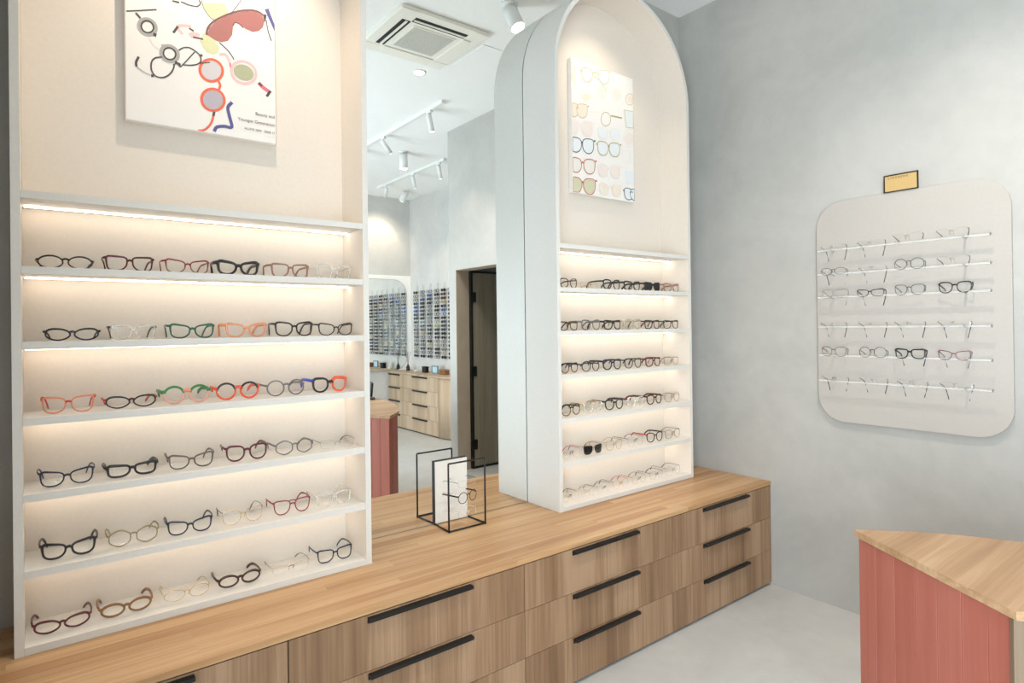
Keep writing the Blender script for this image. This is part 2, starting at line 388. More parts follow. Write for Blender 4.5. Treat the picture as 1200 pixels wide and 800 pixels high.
def outline(shape, n_=30):
    a, b_, e_, cat, pan, gap = [q / 1000 if i in (0, 1, 5) else q for i, q in enumerate(SH[shape])]
    pts = []
    for i in range(n_):
        th = 2 * PI * i / n_; c_, s_ = math.cos(th), math.sin(th)
        if shape == 'hex':
            k = 1 / max(abs(math.cos(th - PI / 3 * q)) for q in range(6)) ; k = .5 * k + .5
            o, z = a * c_ * k / 1.05, b_ * s_ * k
        else:
            eq = e_
            if shape not in ('round', 'oval', 'hex'):
                if c_ > 0 and s_ > 0: eq = e_ * 1.55
                elif c_ < 0 and s_ < 0: eq = min(e_, 2.1)
                elif c_ < 0: eq = e_ * 1.15
            o = a * math.copysign(abs(c_) ** (2 / eq), c_); z = b_ * math.copysign(abs(s_) ** (2 / eq), s_)
        o *= 1 - pan * (.5 - .5 * z / b_)
        z += cat * b_ * (((o / a + 1) / 2) ** 1.6 - .12) * max(0, .3 + .7 * z / b_)
        pts.append((o, z))
    return pts, a, b_, gap
KF = 1.9                                             # face-form bow
def glasses(label, shape, col, loc, rz=0, th=.0038, dp=.0042, width=None, low=None, colr=None, bridge=None, temple=None, templer=None,
            lens=None, rimless=False, mode='shelf', group=None, cat='eyeglasses', wire=False):
    """one pair: rims, bridge, lenses and temples as parts; origin under the middle of the front"""
    t = thing('eyeglasses' if lens is not M_SUN else 'sunglasses', label, cat if lens is not M_SUN else 'sunglasses', loc, rz, group)
    pts, a, b_, gap = outline(shape); n_ = len(pts)
    th *= 1.28; dp *= 1.1
    if wire: th, dp = (.0024, .002) if mode == 'wall' else (.0019, .002)
    if rimless: th, dp = .0008, .0014
    full = 2 * (gap / 2 + 2 * a + .004); sc = (width / full) if width else 1
    t.scale = (sc, sc, sc)
    zc = max(-p[1] for p in pts) + th / 2
    thin = wire or rimless
    bcol = PAL[bridge or col]; tcol = [PAL[temple or col], PAL[templer or temple or col]]
    for si, s_ in enumerate((-1, 1)):
        X = lambda o: s_ * (gap / 2 + a + o)
        mb = MB(); seg = 6
        for i, (o, z) in enumerate(pts):
            p0, p1 = pts[i - 1], pts[(i + 1) % n_]; tx, tz = p1[0] - p0[0], p1[1] - p0[1]; ll = math.hypot(tx, tz) or 1
            nx, nz = tz / ll, -tx / ll
            for q in range(seg):
                an = 2 * PI * (q + .5) / seg; tk = th * (1 if (thin or shape == 'round') else 1.0 + .45 * max(0, z / b_) * (.6 + .4 * o / a)); oo = o + nx * tk / 2 * math.cos(an); x = X(oo)
                mb.v.append((x, KF * x * x + dp / 2 * math.sin(an), zc + z + nz * tk / 2 * math.cos(an)))
        for i in range(n_):
            zz = (pts[i][1] + pts[(i + 1) % n_][1]) / 2
            for q in range(seg):
                i2 = (i + 1) % n_
                f = [i * seg + q, i * seg + (q + 1) % seg, i2 * seg + (q + 1) % seg, i2 * seg + q]
                mb.face(f if s_ > 0 else f[::-1], 1 if (low and zz < .15 * b_) else 0, True)
        c0 = colr if (colr and s_ > 0) else col
        mats = [PAL[c0], PAL[low] if low else PAL[c0]]
        if rimless: mats = [PAL['crystal'], PAL['crystal']]
        mb.build('rim', mats, t)
        lb = MB(); k = 1.0
        for dy in (-.0007, .0007):
            lb.v += [(X(o * k), KF * X(o * k) ** 2 + dy, zc + z * k) for o, z in pts]
        lb.face(list(range(n_))); lb.face(list(range(n_, 2 * n_))[::-1])
        for i in range(n_): lb.face([i, (i + 1) % n_, n_ + (i + 1) % n_, n_ + i])
        lb.build('lens', lens or (M_LENSW if mode == 'wall' else M_LENS), t)
        # end piece and temple
        best = max(pts, key=lambda p: p[0] + .55 * p[1]); hx = X(best[0] + th / 2 + .003); hz = zc + best[1] * .92; hy = KF * hx * hx + .004
        rimx = X(best[0]); r1 = .0011 if thin else max(th * .45, .0016); r2 = .0012 if thin else max(th * .75, .003)
        tb = MB()
        if mode == 'shelf':
            dx = s_ * .004; tip = .003 + r2 * .5
            path = [(rimx, KF * rimx * rimx, hz), (hx, hy, hz), (hx + dx * .6, hy + .028, hz + .001), (hx + dx * .4, hy + .060, hz), ]
            for q in range(6):
                f = q / 5
                path.append((hx - dx * (.3 + 2.7 * f), hy + .076 + .034 * f, hz - .001 - (hz - .001 - tip) * f ** 1.7))
        else:
            path = [(rimx, KF * rimx * rimx, hz), (hx, hy, hz), (hx - s_ * .004, hy + .018, hz - .008), (hx - s_ * .012, hy + .032, hz - .020),
                    (hx - s_ * .018, hy + .036, hz - .046), (hx - s_ * .024, hy + .034, hz - .072)]
        m_ = len(path)
        if thin: ra = [.0010] * m_; rb = [.0011] * m_; ra[-3:] = [.0015, .0017, .0015]; rb[-3:] = [.0020, .0024, .0020]
        else: ra = [r1] * m_; rb = [r2] * m_; rb[-2] *= 1.2; rb[-1] *= .9
        tb.tube(path, ra, rb, 6, side=(1, 0, 0))
        tb.build('temple', tcol[si], t)
    zb = zc + .40 * b_; xi = gap / 2 + .0012; r = .0011 if thin else th * .55
    mb = MB(); mb.tube([(xi * q, KF * xi * xi * q * q - .001, zb + (.0035 if thin else .0025) * (1 - q * q)) for q in (-1.05, -.6, -.2, .2, .6, 1.05)], r, r * 1.25, 6, side=(0, 1, 0))
    if shape == 'aviator': mb.tube([(xi * q * 2.2, -.001, zc + .86 * b_ + .002 * (1 - q * q)) for q in (-1, -.5, 0, .5, 1)], r * .8, r, 6, side=(0, 1, 0))
    if thin:
        for s_ in (-1, 1): mb.tube([(s_ * xi, 0, zb), (s_ * xi * .8, .006, zb - .006), (s_ * xi * .72, .007, zb - .013)], .0006, .0014, 6)
    mb.build('bridge', bcol, t)
    return t
def row(xs, k, setback, cabname, ordn):
    z = SZ[k] + .0004; y = -D + setback * S
    for it in xs:
        u0, u1, desc, shape, col, kw = it
        xa, xb = x_at(u0, y, z + .02), x_at(u1, y, z + .02)
        wd = min(max(xb - xa, .118), .146)
        lab = '%s on the %s shelf of the %s' % (desc, ordn, cabname)
        glasses(lab, shape, col, ((xa + xb) / 2, y, z), kw.pop('rz', 0) + random.uniform(-.05, .05), width=wd, group='eyeglasses on the lit shelves', **kw)
random.seed(11)
CN = 'sunglasses-poster cabinet'
ORD = {5: 'top', 4: 'second', 3: 'third', 2: 'fourth', 1: 'fifth', 0: 'bottom'}
LEFT = {
 5: [(42, 110, 'black round-oval eyeglasses', 'oval', 'black', dict(th=.0032, low='tort')), (122, 181, 'dark burgundy square eyeglasses', 'square', 'burg', {}),
     (192, 247, 'red-bridged wine cat-eye eyeglasses', 'cat', 'wine', dict(th=.003, low='rose')), (253, 305, 'thick black cat-eye eyeglasses', 'cat', 'black', dict(th=.006, dp=.006)),
     (314, 366, 'rose-brown square eyeglasses', 'square', 'rose', {}), (369, 414, 'clear crystal eyeglasses', 'panto', 'crystal', dict(temple='crystal'))],
 4: [(51, 117, 'black almond-shaped eyeglasses', 'almond', 'black', {}), (128, 184, 'clear crystal eyeglasses with brown temples', 'square', 'crystal', dict(temple='tort')),
     (197, 253, 'deep green cat-eye eyeglasses', 'cat', 'green', {}), (262, 315, 'peach translucent eyeglasses', 'cat', 'peach', dict(th=.005)),
     (321, 368, 'black square eyeglasses', 'big', 'black', dict(th=.004)), (371, 416, 'thin black cat-eye eyeglasses', 'cat', 'black', dict(th=.0028))],
 3: [(47, 112, 'coral eyeglasses with red bridge', 'big', 'coral', dict(th=.0034, bridge='red', temple='red')), (121, 186, 'black almond eyeglasses with red corners', 'almond', 'black', dict(th=.0036, bridge='burg', temple='red')),
     (190, 247, 'round green and pink eyeglasses', 'round', 'grass', dict(th=.0052, low='pink', bridge='coral')), (251, 306, 'round black and orange eyeglasses', 'round', 'black', dict(th=.0048, low='orange', bridge='orange', temple='orange')),
     (309, 361, 'round smoke-grey eyeglasses', 'round', 'grey', dict(th=.0032)), (362, 411, 'blue, black and orange eyeglasses', 'panto', 'black', dict(th=.005, colr='orange', temple='blue', templer='orange'))],
 2: [(44, 112, 'navy rectangular eyeglasses', 'cat', 'navy', dict(th=.0032)), (124, 185, 'thick black rectangular eyeglasses', 'rect', 'black', dict(th=.0052)),
     (194, 254, 'taupe cat-eye eyeglasses', 'cat', 'taupe', dict(th=.0034)), (262, 316, 'burgundy round-top eyeglasses', 'panto', 'burg', {}),
     (320, 370, 'thin dark hexagonal eyeglasses', 'hex', 'grey', dict(th=.0028)), (373, 418, 'clear rimless eyeglasses', 'slim', 'crystal', dict(rimless=True, bridge='steel', temple='dark'))],
 1: [(46, 114, 'thick black cat-eye eyeglasses', 'cat', 'black', dict(th=.0046)), (125, 187, 'olive gold hexagonal eyeglasses', 'hex', 'olive', dict(th=.0026)),
     (195, 250, 'navy angular cat-eye eyeglasses', 'cat', 'navy', dict(th=.0034)), (258, 311, 'gold wire eyeglasses', 'big', 'gold', dict(wire=True, temple='dark')),
     (319, 366, 'wine-red aviator eyeglasses', 'aviator', 'wine', dict(th=.0026)), (368, 415, 'clear crystal eyeglasses', 'square', 'crystal', dict(th=.003))],
 0: [(38, 107, 'burgundy-black cat-eye eyeglasses', 'almond', 'burg', dict(th=.0042)), (117, 179, 'caramel brown oval eyeglasses', 'oval', 'brown', dict(th=.005)),
     (191, 247, 'pale rimless eyeglasses', 'oval', 'gold', dict(wire=True)), (253, 309, 'dark tortoise oval eyeglasses', 'oval', 'tort', dict(th=.005)),
     (313, 369, 'gold half-rim eyeglasses', 'slim', 'gold', dict(rimless=True, bridge='bronze', temple='olive')), (367, 418, 'navy square eyeglasses', 'square', 'navy', dict(th=.003))]}
for k in LEFT: row(LEFT[k], k, .056, CN, ORD[k])
CN = 'spectacles-painting cabinet'
RIGHT_ = {
 5: [(656, 678, 'black-browed eyeglasses', 'panto', 'tort', dict(th=.003)), (680, 702, 'fine gold wire eyeglasses', 'slim', 'gold', dict(wire=True)),
     (706, 729, 'black panto eyeglasses', 'panto', 'black', {}), (731, 752, 'thick black square eyeglasses', 'square', 'black', dict(th=.0048)),
     (754, 776, 'opaque black sunglasses', 'square', 'black', dict(th=.005, lens=M_SUN)), (777, 798, 'brown translucent eyeglasses', 'square', 'rose', {})],
 4: [(656, 678, 'brown-black square eyeglasses', 'square', 'tort', {}), (682, 704, 'smoke-grey round-top eyeglasses', 'panto', 'grey', {}),
     (707, 730, 'bold black square eyeglasses', 'square', 'black', dict(th=.0048)), (732, 752, 'pale olive translucent eyeglasses', 'panto', 'pale', dict(th=.0045)),
     (754, 776, 'black eyeglasses with burgundy temples', 'square', 'black', dict(temple='burg')), (777, 797, 'thin black square eyeglasses', 'square', 'black', dict(th=.0026))],
 3: [(657, 679, 'black eyeglasses with brown lower rims', 'panto', 'black', dict(low='brown')), (682, 704, 'thin black round eyeglasses', 'round', 'black', dict(th=.0028)),
     (707, 729, 'navy panto eyeglasses', 'panto', 'navy', dict(th=.0044)), (732, 753, 'black panto eyeglasses', 'panto', 'black', dict(th=.003)),
     (755, 777, 'wine tortoise square eyeglasses', 'square', 'burg', dict(th=.0042)), (778, 797, 'thin bronze eyeglasses', 'square', 'bronze', dict(wire=True))],
 2: [(658, 682, 'black-browed round eyeglasses', 'round', 'black', dict(th=.0034, low='bronze')), (685, 707, 'crystal and gold eyeglasses', 'panto', 'crystal', dict(bridge='gold', temple='gold')),
     (709, 732, 'black panto eyeglasses', 'panto', 'black', dict(th=.004)), (735, 756, 'crystal eyeglasses with burgundy temples', 'panto', 'crystal', dict(temple='burg')),
     (757, 778, 'brown tortoise panto eyeglasses', 'panto', 'tort', dict(th=.004)), (779, 798, 'bronze wire round eyeglasses', 'round', 'bronze', dict(wire=True))],
 1: [(659, 681, 'rimless eyeglasses with red temples', 'panto', 'crystal', dict(rimless=True, bridge='dark', temple='red')), (684, 707, 'dark-lensed wire sunglasses', 'square', 'bronze', dict(wire=True, lens=M_SUN)),
     (709, 732, 'gold wire panto eyeglasses', 'panto', 'gold', dict(wire=True)), (735, 756, 'rimless eyeglasses with steel bridge', 'panto', 'steel', dict(rimless=True, bridge='dark', temple='dark')),
     (758, 778, 'black eyeglasses with a red temple', 'panto', 'black', dict(th=.003, temple='red', templer='black')), (780, 798, 'bronze wire eyeglasses', 'panto', 'bronze', dict(wire=True))],
 0: [(659, 677, 'rimless eyeglasses with black temples', 'panto', 'black', dict(rimless=True, bridge='black', temple='black')), (680, 697, 'gold wire eyeglasses', 'panto', 'gold', dict(rimless=True, bridge='gold', temple='gold')),
     (700, 717, 'rimless eyeglasses with gunmetal temples', 'panto', 'dark', dict(rimless=True, bridge='dark', temple='dark')), (719, 737, 'rimless eyeglasses with orange temple tips', 'panto', 'black', dict(rimless=True, bridge='orange', temple='black', templer='orange')),
     (741, 758, 'rimless eyeglasses with bronze temples', 'panto', 'dark', dict(rimless=True, bridge='bronze', temple='bronze')), (762, 778, 'rimless eyeglasses with navy temples', 'panto', 'navy', dict(rimless=True, bridge='navy', temple='navy')),
     (781, 798, 'steel wire eyeglasses', 'panto', 'steel', dict(rimless=True, bridge='steel', temple='taupe'))]}
for k in RIGHT_: row(RIGHT_[k], k, .056, CN, ORD[k])

# ------------------------------------------------------------------ wall panel with rails of glasses on the right wall
PX = XE - .018
pts = rrect(-1.598 * S, -.823 * S, H + .365 * S, H + 1.443 * S, .125 * S)
wp = MB().prism(pts, lambda p, x: (x, p[0], p[1]), PX, XE - .0006).build('wall_display_board', M_PANELW, None, .002)
tag(wp, 'rounded warm-grey display board fixed to the grey plaster wall', 'board')
RZ = [H + z * S for z in (1.203, 1.086, .973, .829, .690, .566)]
RAILN = ['top', 'second', 'third', 'fourth', 'fifth', 'bottom']
rx = XE - .058
for i, z in enumerate(RZ):
    t = thing('display_rail', 'clear display rail, %s of six on the wall board' % RAILN[i], 'rail', (PX, -1.19 * S, z), 0, 'clear rails on the wall board')
    MB().box(rx - PX - .005, rx - PX + .005, -.345 * S, .345 * S, -.005, .004).build('bar', M_ACRYL, t, .001)
    for yy in (-.255 * S, .285 * S):
        MB().tube([(rx - PX + .005, yy, -.001), (-.0003, yy, -.001)], .005, seg=8).build('standoff', M_STEEL, t)
    MB().box(rx - PX - .006, rx - PX + .006, -.347 * S - .004, -.347 * S, -.006, .006).build('end_cap', M_STEEL, t)
YC = [-.918 * S, -1.087 * S, -1.245 * S, -1.412 * S]
NTH = ['first', 'second', 'third', 'fourth']
rl = lambda nm, j: 'rimless fine-metal eyeglasses, %s from the arched cabinet on the %s clear wall rail' % (NTH[j], nm)
rspec = dict(shape='oval', col='steel', rimless=True, bridge='steel', temple='dark')
WALL = [
 [None, None, None, None],
 [('round dark-rimmed wire eyeglasses', dict(shape='oval', col='dark', wire=True)), None, ('round bronze wire eyeglasses', dict(shape='round', col='dark', wire=True)), None],
 [('fine steel square eyeglasses', dict(shape='square', col='steel', wire=True)), ('black rectangular eyeglasses', dict(shape='rect', col='black', th=.0026, dp=.002, temple='dark')),
  ('gunmetal panto eyeglasses', dict(shape='panto', col='dark', wire=True)), ('black oval-top eyeglasses', dict(shape='panto', col='black', th=.0032, dp=.002, temple='dark'))],
 [None, None, None, None],
 [('taupe panto eyeglasses', dict(shape='panto', col='grey', th=.0024, dp=.002, temple='steel')), ('gunmetal round eyeglasses', dict(shape='round', col='dark', wire=True)),
  ('bold black square eyeglasses', dict(shape='square', col='black', th=.0040, dp=.003, temple='dark')), ('plum cat-eye eyeglasses', dict(shape='cat', col='purple', th=.0028, dp=.002, temple='steel'))],
 [('black-templed rimless eyeglasses', dict(shape='slim', col='dark', rimless=True, bridge='dark', temple='black')), None, None, None]]
for i, z in enumerate(RZ):
    for j in range(4):
        it = WALL[i][j]
        lab, kw = (rl(RAILN[i], j), dict(rspec)) if it is None else ('%s on the %s clear wall rail' % (it[0], RAILN[i]), dict(it[1]))
        if it is None: kw['shape'] = random.choice(['oval', 'slim', 'panto', 'rect'])
        hb = SH[kw['shape']][1] / 1000
        glasses(lab, loc=(rx - .0085, YC[j] + random.uniform(-.006, .006), z - .005), rz=-PI / 2 + random.uniform(-.03, .03), width=.138, mode='wall', group='eyeglasses on the wall rails', **kw)
# gold sign standing on the board's top edge
t = thing('brand_sign', 'small gold card in a black frame standing on the wall board', 'sign', (XE - .02, -1.205 * S, H + 1.4437 * S))
hw, hh = .0695 * S, .052 * S
MB().box(-.0015, .0015, -hw + .004, hw - .004, .004, hh * 1.5 - .004).build('card', M_GOLD, t)
mb = MB(); zt = hh * 1.5
mb.box(-.004, .004, -hw, -hw + .005, 0, zt); mb.box(-.004, .004, hw - .005, hw, 0, zt); mb.box(-.004, .004, -hw + .005, hw - .005, zt - .005, zt); mb.box(-.004, .004, -hw + .005, hw - .005, 0, .003)
mb.build('frame', M_BLACK, t)
M_INK = plain('dark_ink', (.06, .045, .03), .6)
text_mesh('L I N D B E R G', .0135, 'lettering', M_INK, t, Matrix.Translation((-.0018, .012, zt - .021)) @ Matrix.Rotation(-PI / 2, 4, 'Z') @ Matrix.Rotation(PI / 2, 4, 'X'))

# ------------------------------------------------------------------ canvases in the arches
def dens(pl, n_):
    out = []
    for i in range(len(pl) - 1):
        p0 = pl[max(i - 1, 0)]; p1 = pl[i]; p2 = pl[i + 1]; p3 = pl[min(i + 2, len(pl) - 1)]
        for k in range(n_):
            u = k / n_
            out.append(tuple(.5 * ((2 * p1[c]) + (-p0[c] + p2[c]) * u + (2 * p0[c] - 5 * p1[c] + 4 * p2[c] - p3[c]) * u * u + (-p0[c] + 3 * p1[c] - 3 * p2[c] + p3[c]) * u ** 3) for c in (0, 1)))
    return out + [pl[-1]]
def canvas(name, label, x0, x1, z0, z1):
    dep = .03; yb = YB - .0005
    t = thing(name, label, 'canvas print', ((x0 + x1) / 2, yb, z0))
    MB().box(x0 - (x0 + x1) / 2, x1 - (x0 + x1) / 2, -dep, 0, 0, z1 - z0).build('canvas', M_CANVAS, t, .003)
    return t, yb - dep
def ink(name, col): return plain(name, col, .75)
class Print:
    """flat printed strokes, given in photo pixels and carried onto the canvas plane"""
    def __init__(self, t, yf, box_): self.t = t; self.yf = yf; self.lay = 0; self.o = t.location; self.bx = box_; self.acc = {}
    def pt(self, u, v):
        p = on_y(u, v, self.yf); x = min(max(p.x, self.bx[0]), self.bx[1]); z = min(max(p.z, self.bx[2]), self.bx[3])
        return (x - self.o.x, z - self.o.z)
    def mbk(self, mat):
        self.lay += 1; self.acc[self.lay] = (MB(), mat, -.0003 - .00002 * self.lay); return self.acc[self.lay]
    def fill(self, pix, mat, raw=False):
        mb, _, d = self.mbk(mat); P = pix if raw else [self.pt(*p) for p in pix]; k = len(mb.v)
        mb.v += [(x, self.yf - self.o.y + d, z) for x, z in P]; mb.face(list(range(k, k + len(P))))
    def stroke(self, pix, mat, wpx=1.5, closed=False):
        if not closed and len(pix) > 2: pix = dens(pix, 4)
        P = [Vector(self.pt(*p)) for p in pix]; n_ = len(P); hw = wpx * .0016
        mb, _, d = self.mbk(mat); k = len(mb.v); y = self.yf - self.o.y + d
        for i in range(n_):
            a = P[i - 1] if (closed or i) else P[i]; b_ = P[(i + 1) % n_] if (closed or i < n_ - 1) else P[i]
            tt = (b_ - a); tt = tt.normalized() if tt.length > 1e-9 else Vector((1, 0)); nn = Vector((-tt.y, tt.x)) * hw
            for q in (P[i] + nn, P[i] - nn):
                mb.v.append((min(max(q.x, self.bx[0] - self.o.x), self.bx[1] - self.o.x), y, min(max(q.y, self.bx[2] - self.o.z), self.bx[3] - self.o.z)))
        for i in range(n_ if closed else n_ - 1):
            j = (i + 1) % n_; mb.face([k + 2 * i, k + 2 * j, k + 2 * j + 1, k + 2 * i + 1])
    def done(self):
        for mb, mat, d in self.acc.values(): mb.build('printed_drawing', mat, self.t)
def ell(cx, cy_, rx_, ry, rot=0, n_=28, a0=0, a1=2 * PI):
    c_, s_ = math.cos(rot), math.sin(rot); m_ = n_ if abs(a1 - a0 - 2 * PI) < 1e-6 else n_ + 1
    return [(cx + rx_ * math.cos(a0 + (a1 - a0) * i / n_) * c_ - ry * math.sin(a0 + (a1 - a0) * i / n_) * s_, cy_ + rx_ * math.cos(a0 + (a1 - a0) * i / n_) * s_ + ry * math.sin(a0 + (a1 - a0) * i / n_) * c_) for i in range(m_)]
I_DK = ink('print_charcoal', (.09, .075, .08)); I_OR = ink('print_orange', (.80, .16, .09)); I_BL = ink('print_indigo', (.11, .11, .30)); I_PK = ink('print_pink', (.86, .52, .52))
I_RS = ink('print_rose_lens', (.42, .17, .16)); I_RD = ink('print_rose_dark', (.22, .10, .10)); I_YE = ink('print_yellow', (.84, .74, .42)); I_GL = ink('print_green_lens', (.44, .45, .30)); I_GY = ink('print_pale_green', (.66, .66, .42))
I_LV = ink('print_lavender', (.48, .44, .50)); I_LG = ink('print_lilac_grey', (.64, .60, .62)); I_SV = ink('print_silver', (.42, .40, .39)); I_WH = ink('print_white', (.85, .82, .79)); I_CR = ink('print_crimson', (.70, .18, .22))
px0, px1, pz0, pz1 = .2455 * S, .698 * S, H + 1.507 * S, H + 2.19 * S
t, yf = canvas('sunglasses_poster', 'white canvas poster of scattered drawn sunglasses above the lit shelves', px0, px1, pz0, pz1)
p = Print(t, yf, (px0 + .002, px1 - .002, pz0 + .003, pz1 - .003))
# pale lenses first, outlines last
p.fill([(236, 3), (262, 4), (266, 10), (268, 18), (263, 22), (255, 24), (246, 20), (240, 13)], I_YE)
p.stroke([(236, 0), (239, 10), (246, 20), (252, 24)], I_DK, .7)
p.fill([(242, 36), (248, 42), (254, 50), (257, 56), (255, 62), (250, 64), (243, 62), (238, 56), (234, 48), (236, 42)], I_GY)
p.stroke([(234, 42), (227, 40), (222, 42)], I_PK, 5); p.stroke([(214, 40), (208, 32), (213, 30), (224, 31)], I_PK, 3.2)
p.stroke([(203, 38.5), (208.5, 31)], I_DK, 2.4); p.stroke([(221.5, 33), (227, 36.5)], I_DK, 2.0); p.stroke([(226, 43.5), (238, 46)], I_DK, 1.8)
p.stroke([(257, 64), (264, 64), (268, 70), (270, 76)], I_PK, 3.0)
p.stroke(ell(285.5, 85, 15, 12.5, .5), I_PK, 3.4, True); p.fill(ell(285.5, 85, 12.5, 9, .45), I_GL)
p.stroke([(269.5, 74), (270, 79)], I_CR, 1.6); p.stroke([(303, 97), (309, 103), (315, 107)], I_CR, 4.5); p.stroke([(303, 97), (307, 101)], I_DK, 2.4); p.stroke([(312.5, 113), (317, 106.5)], I_DK, 3.0)
# big rose shield
p.fill([(243, 41), (245, 33), (252, 26), (263, 20), (276, 15.5), (290, 13), (300, 13.5), (307, 18), (310, 25), (308, 32), (303, 36.5), (296, 37.5), (288, 34), (281, 28.5), (275, 26.5), (273, 32), (272, 41), (267, 48), (259, 49.5), (252, 47)], I_RS)
p.stroke([(242, 41), (243.5, 33), (250, 25.5), (262, 19), (276, 14), (291, 11.8), (302, 13.5), (309, 18.5), (310.5, 25)], I_RD, 2.2)
p.stroke([(285, 33), (281, 28.5), (275.5, 26.5), (273, 30)], I_RD, 1.3); p.stroke([(270, 17), (277, 8), (283, 0)], I_DK, .7)
p.stroke([(257, 50), (266, 58), (272, 66), (274, 70)], I_DK, 1.1); p.stroke([(312, 24), (314, 36), (318, 48)], I_DK, 1.2); p.stroke([(311, 17), (310, 22)], I_DK, 3)
p.fill([(310, 11), (314.5, 10), (322.5, 29), (322.5, 37)], I_BL)
# orange round pair
for cx, cyy, m_ in ((247.5, 82.5, I_LG), (249.5, 117, I_LV)):
    p.fill(ell(cx, cyy, 12, 11, .5), m_); p.stroke(ell(cx, cyy, 13.6, 12.6, .5), I_OR, 3.0, True)
p.stroke([(256, 95), (258, 100), (256, 106)], I_OR, 2.6); p.stroke([(251, 131), (250, 136)], I_DK, 2.6); p.stroke([(250, 136), (247, 145), (240, 152), (232, 153)], I_OR, 2.4)
p.stroke([(272, 120), (267, 126), (269, 137), (271.5, 149), (263, 148), (254, 149), (251, 154)], I_BL, 3.6)
# silver studded pair
for cx, cyy in ((172.8, 31.5), (198.7, 63)):
    p.stroke(ell(cx, cyy, 11, 9, .6), I_SV, 2.8, True); p.stroke(ell(cx, cyy, 7.6, 6.6, .6), I_DK, 1.7, True)
p.stroke([(182, 39), (181, 42.5)], I_DK, 3); p.stroke([(189, 53.5), (193, 53)], I_SV, 2); p.stroke([(148, 13.2), (165, 12.3), (183.5, 11.3)], I_DK, 1.3); p.stroke([(159, 15), (164.5, 21.3)], I_DK, 2.0)
p.stroke([(174, 44), (179, 52), (186, 58)], I_PK, .6)
# black wire pair
p.stroke([(190, 67), (182, 68), (177.5, 73), (177.5, 82), (182, 89), (190, 91), (197, 88.5), (202, 83), (204, 77), (203, 75.5)], I_DK, 1.6)
p.stroke([(209.5, 59), (215, 56), (222, 56), (229, 60), (234, 65), (235.5, 71), (232, 75), (224, 76.5), (214, 76)], I_DK, 1.4)
p.stroke([(203, 76), (208, 74), (211, 75), (212, 78), (228, 61)], I_DK, 1.2); p.stroke([(205, 72), (211, 77)], I_DK, 2.6); p.stroke([(235, 66), (236.5, 64)], I_DK, 2.6); p.stroke([(232, 74.5), (246, 73)], I_DK, 1.2)
p.stroke([(180, 89), (177, 88.5)], I_DK, 2.8); p.stroke([(176, 88), (168, 84), (160, 78)], I_SV, 1.0); p.stroke([(160, 78), (159.5, 73), (162.5, 66.5)], I_DK, 2.3)
p.stroke([(202, 1), (210, 3)], I_DK, 1.8); p.stroke([(212, 2), (222, 6), (231, 7.5), (235, 4), (233, 0)], I_DK, 1.0)
p.done()
for s_, z_, size in (('Beauty and', 132.5, .0165), ('Younger Generation', 142, .0165), ('ALLEYE 2000   SERIE 17', 151, .0115), ('__________________', 155, .0045)):
    q = on_y(321, z_ + 10, yf)
    text_mesh(s_, size * .98, 'caption', I_DK, t, Matrix.Translation((px1 - .005 - t.location.x, yf - t.location.y - .0018, q.z - t.location.z + .012)) @ Matrix.Rotation(PI / 2, 4, 'X'), .0001)
# painted spectacles canvas
qx0, qx1, qz0, qz1 = 2.142 * S, 2.606 * S, H + 1.518 * S, H + 2.197 * S
t, yf = canvas('spectacles_painting', 'pale canvas with rows of watercolour spectacles inside the arch', qx0, qx1, qz0, qz1)
p = Print(t, yf, (qx0 + .002, qx1 - .002, qz0 + .003, qz1 - .003))
J = dict(gold=ink('paint_gold', (.62, .42, .16)), olive=ink('paint_olive', (.42, .40, .16)), rust=ink('paint_rust', (.55, .16, .07)), navy=ink('paint_slate', (.09, .12, .17)), pink=ink('paint_blush', (.83, .73, .68)),
         straw2=ink('paint_khaki', (.62, .60, .42)), pale=ink('paint_pale', (.80, .76, .71)), sky=ink('paint_sky', (.77, .80, .82)), sand=ink('paint_sand', (.83, .74, .63)), teal=ink('paint_teal', (.75, .78, .78)), yell=ink('paint_straw', (.76, .74, .52)))
def C2(x, y): return (660 + x / 4.21, 60 + y / 4.21)
PO = outline('panto', 22)
def lens2(x, y, r, ry, sd, k=1): return [C2(x + sd * o / PO[1] * r * .82 * k, y - z / PO[2] * ry * k + o * sd / PO[1] * 4) for o, z in PO[0]]
def pair(x1, x2, y, r, col, lens=None, w_=1.0, ry=None, tilt=.02):
    ry = ry or r
    for k, x in enumerate((x1, x2)):
        yy = y + k * (x2 - x1) * .12
        if lens: p.fill(lens2(x, yy, r, ry, -1 + 2 * k, .9), J[lens])
        p.stroke(lens2(x, yy, r, ry, -1 + 2 * k), J[col], w_, True)
    p.stroke([C2(x1 + r * .75, y - ry * .2), C2((x1 + x2) / 2, y - ry * .45), C2(x2 - r * .75, y - ry * .1)], J[col], w_ * 1.3)
    p.stroke([C2(x1 - r * .8, y - ry * .6), C2(x1 - r * 1.0, y - ry * .7)], J[col], w_ * 2)
    p.stroke([C2(x2 + r * .8, y - ry * .5), C2(x2 + r * 1.0, y - ry * .55)], J[col], w_ * 2)
p.stroke([C2(40, 45), C2(45, 150)], J['yell'], 3); p.stroke([C2(56, 70), C2(54, 180)], J['yell'], 2)
p.stroke([C2(*q) for q in ell(115, 120, 30, 38, 0, 20)], J['sand'], .9, True); p.stroke([C2(150, 122), C2(180, 145), C2(205, 180), C2(215, 203)], J['gold'], 1.1)
p.stroke([C2(*q) for q in ell(110, 225, 34, 30, 0, 20)], J['sand'], .8, True); p.fill([C2(*q) for q in ell(112, 228, 22, 20, 0, 14)], J['sand'])
p.stroke([C2(*q) for q in ell(328, 238, 20, 28, 0, 20)], J['gold'], 1.0, True); p.fill([C2(*q) for q in ell(330, 238, 14, 20, 0, 14)], J['sand'])
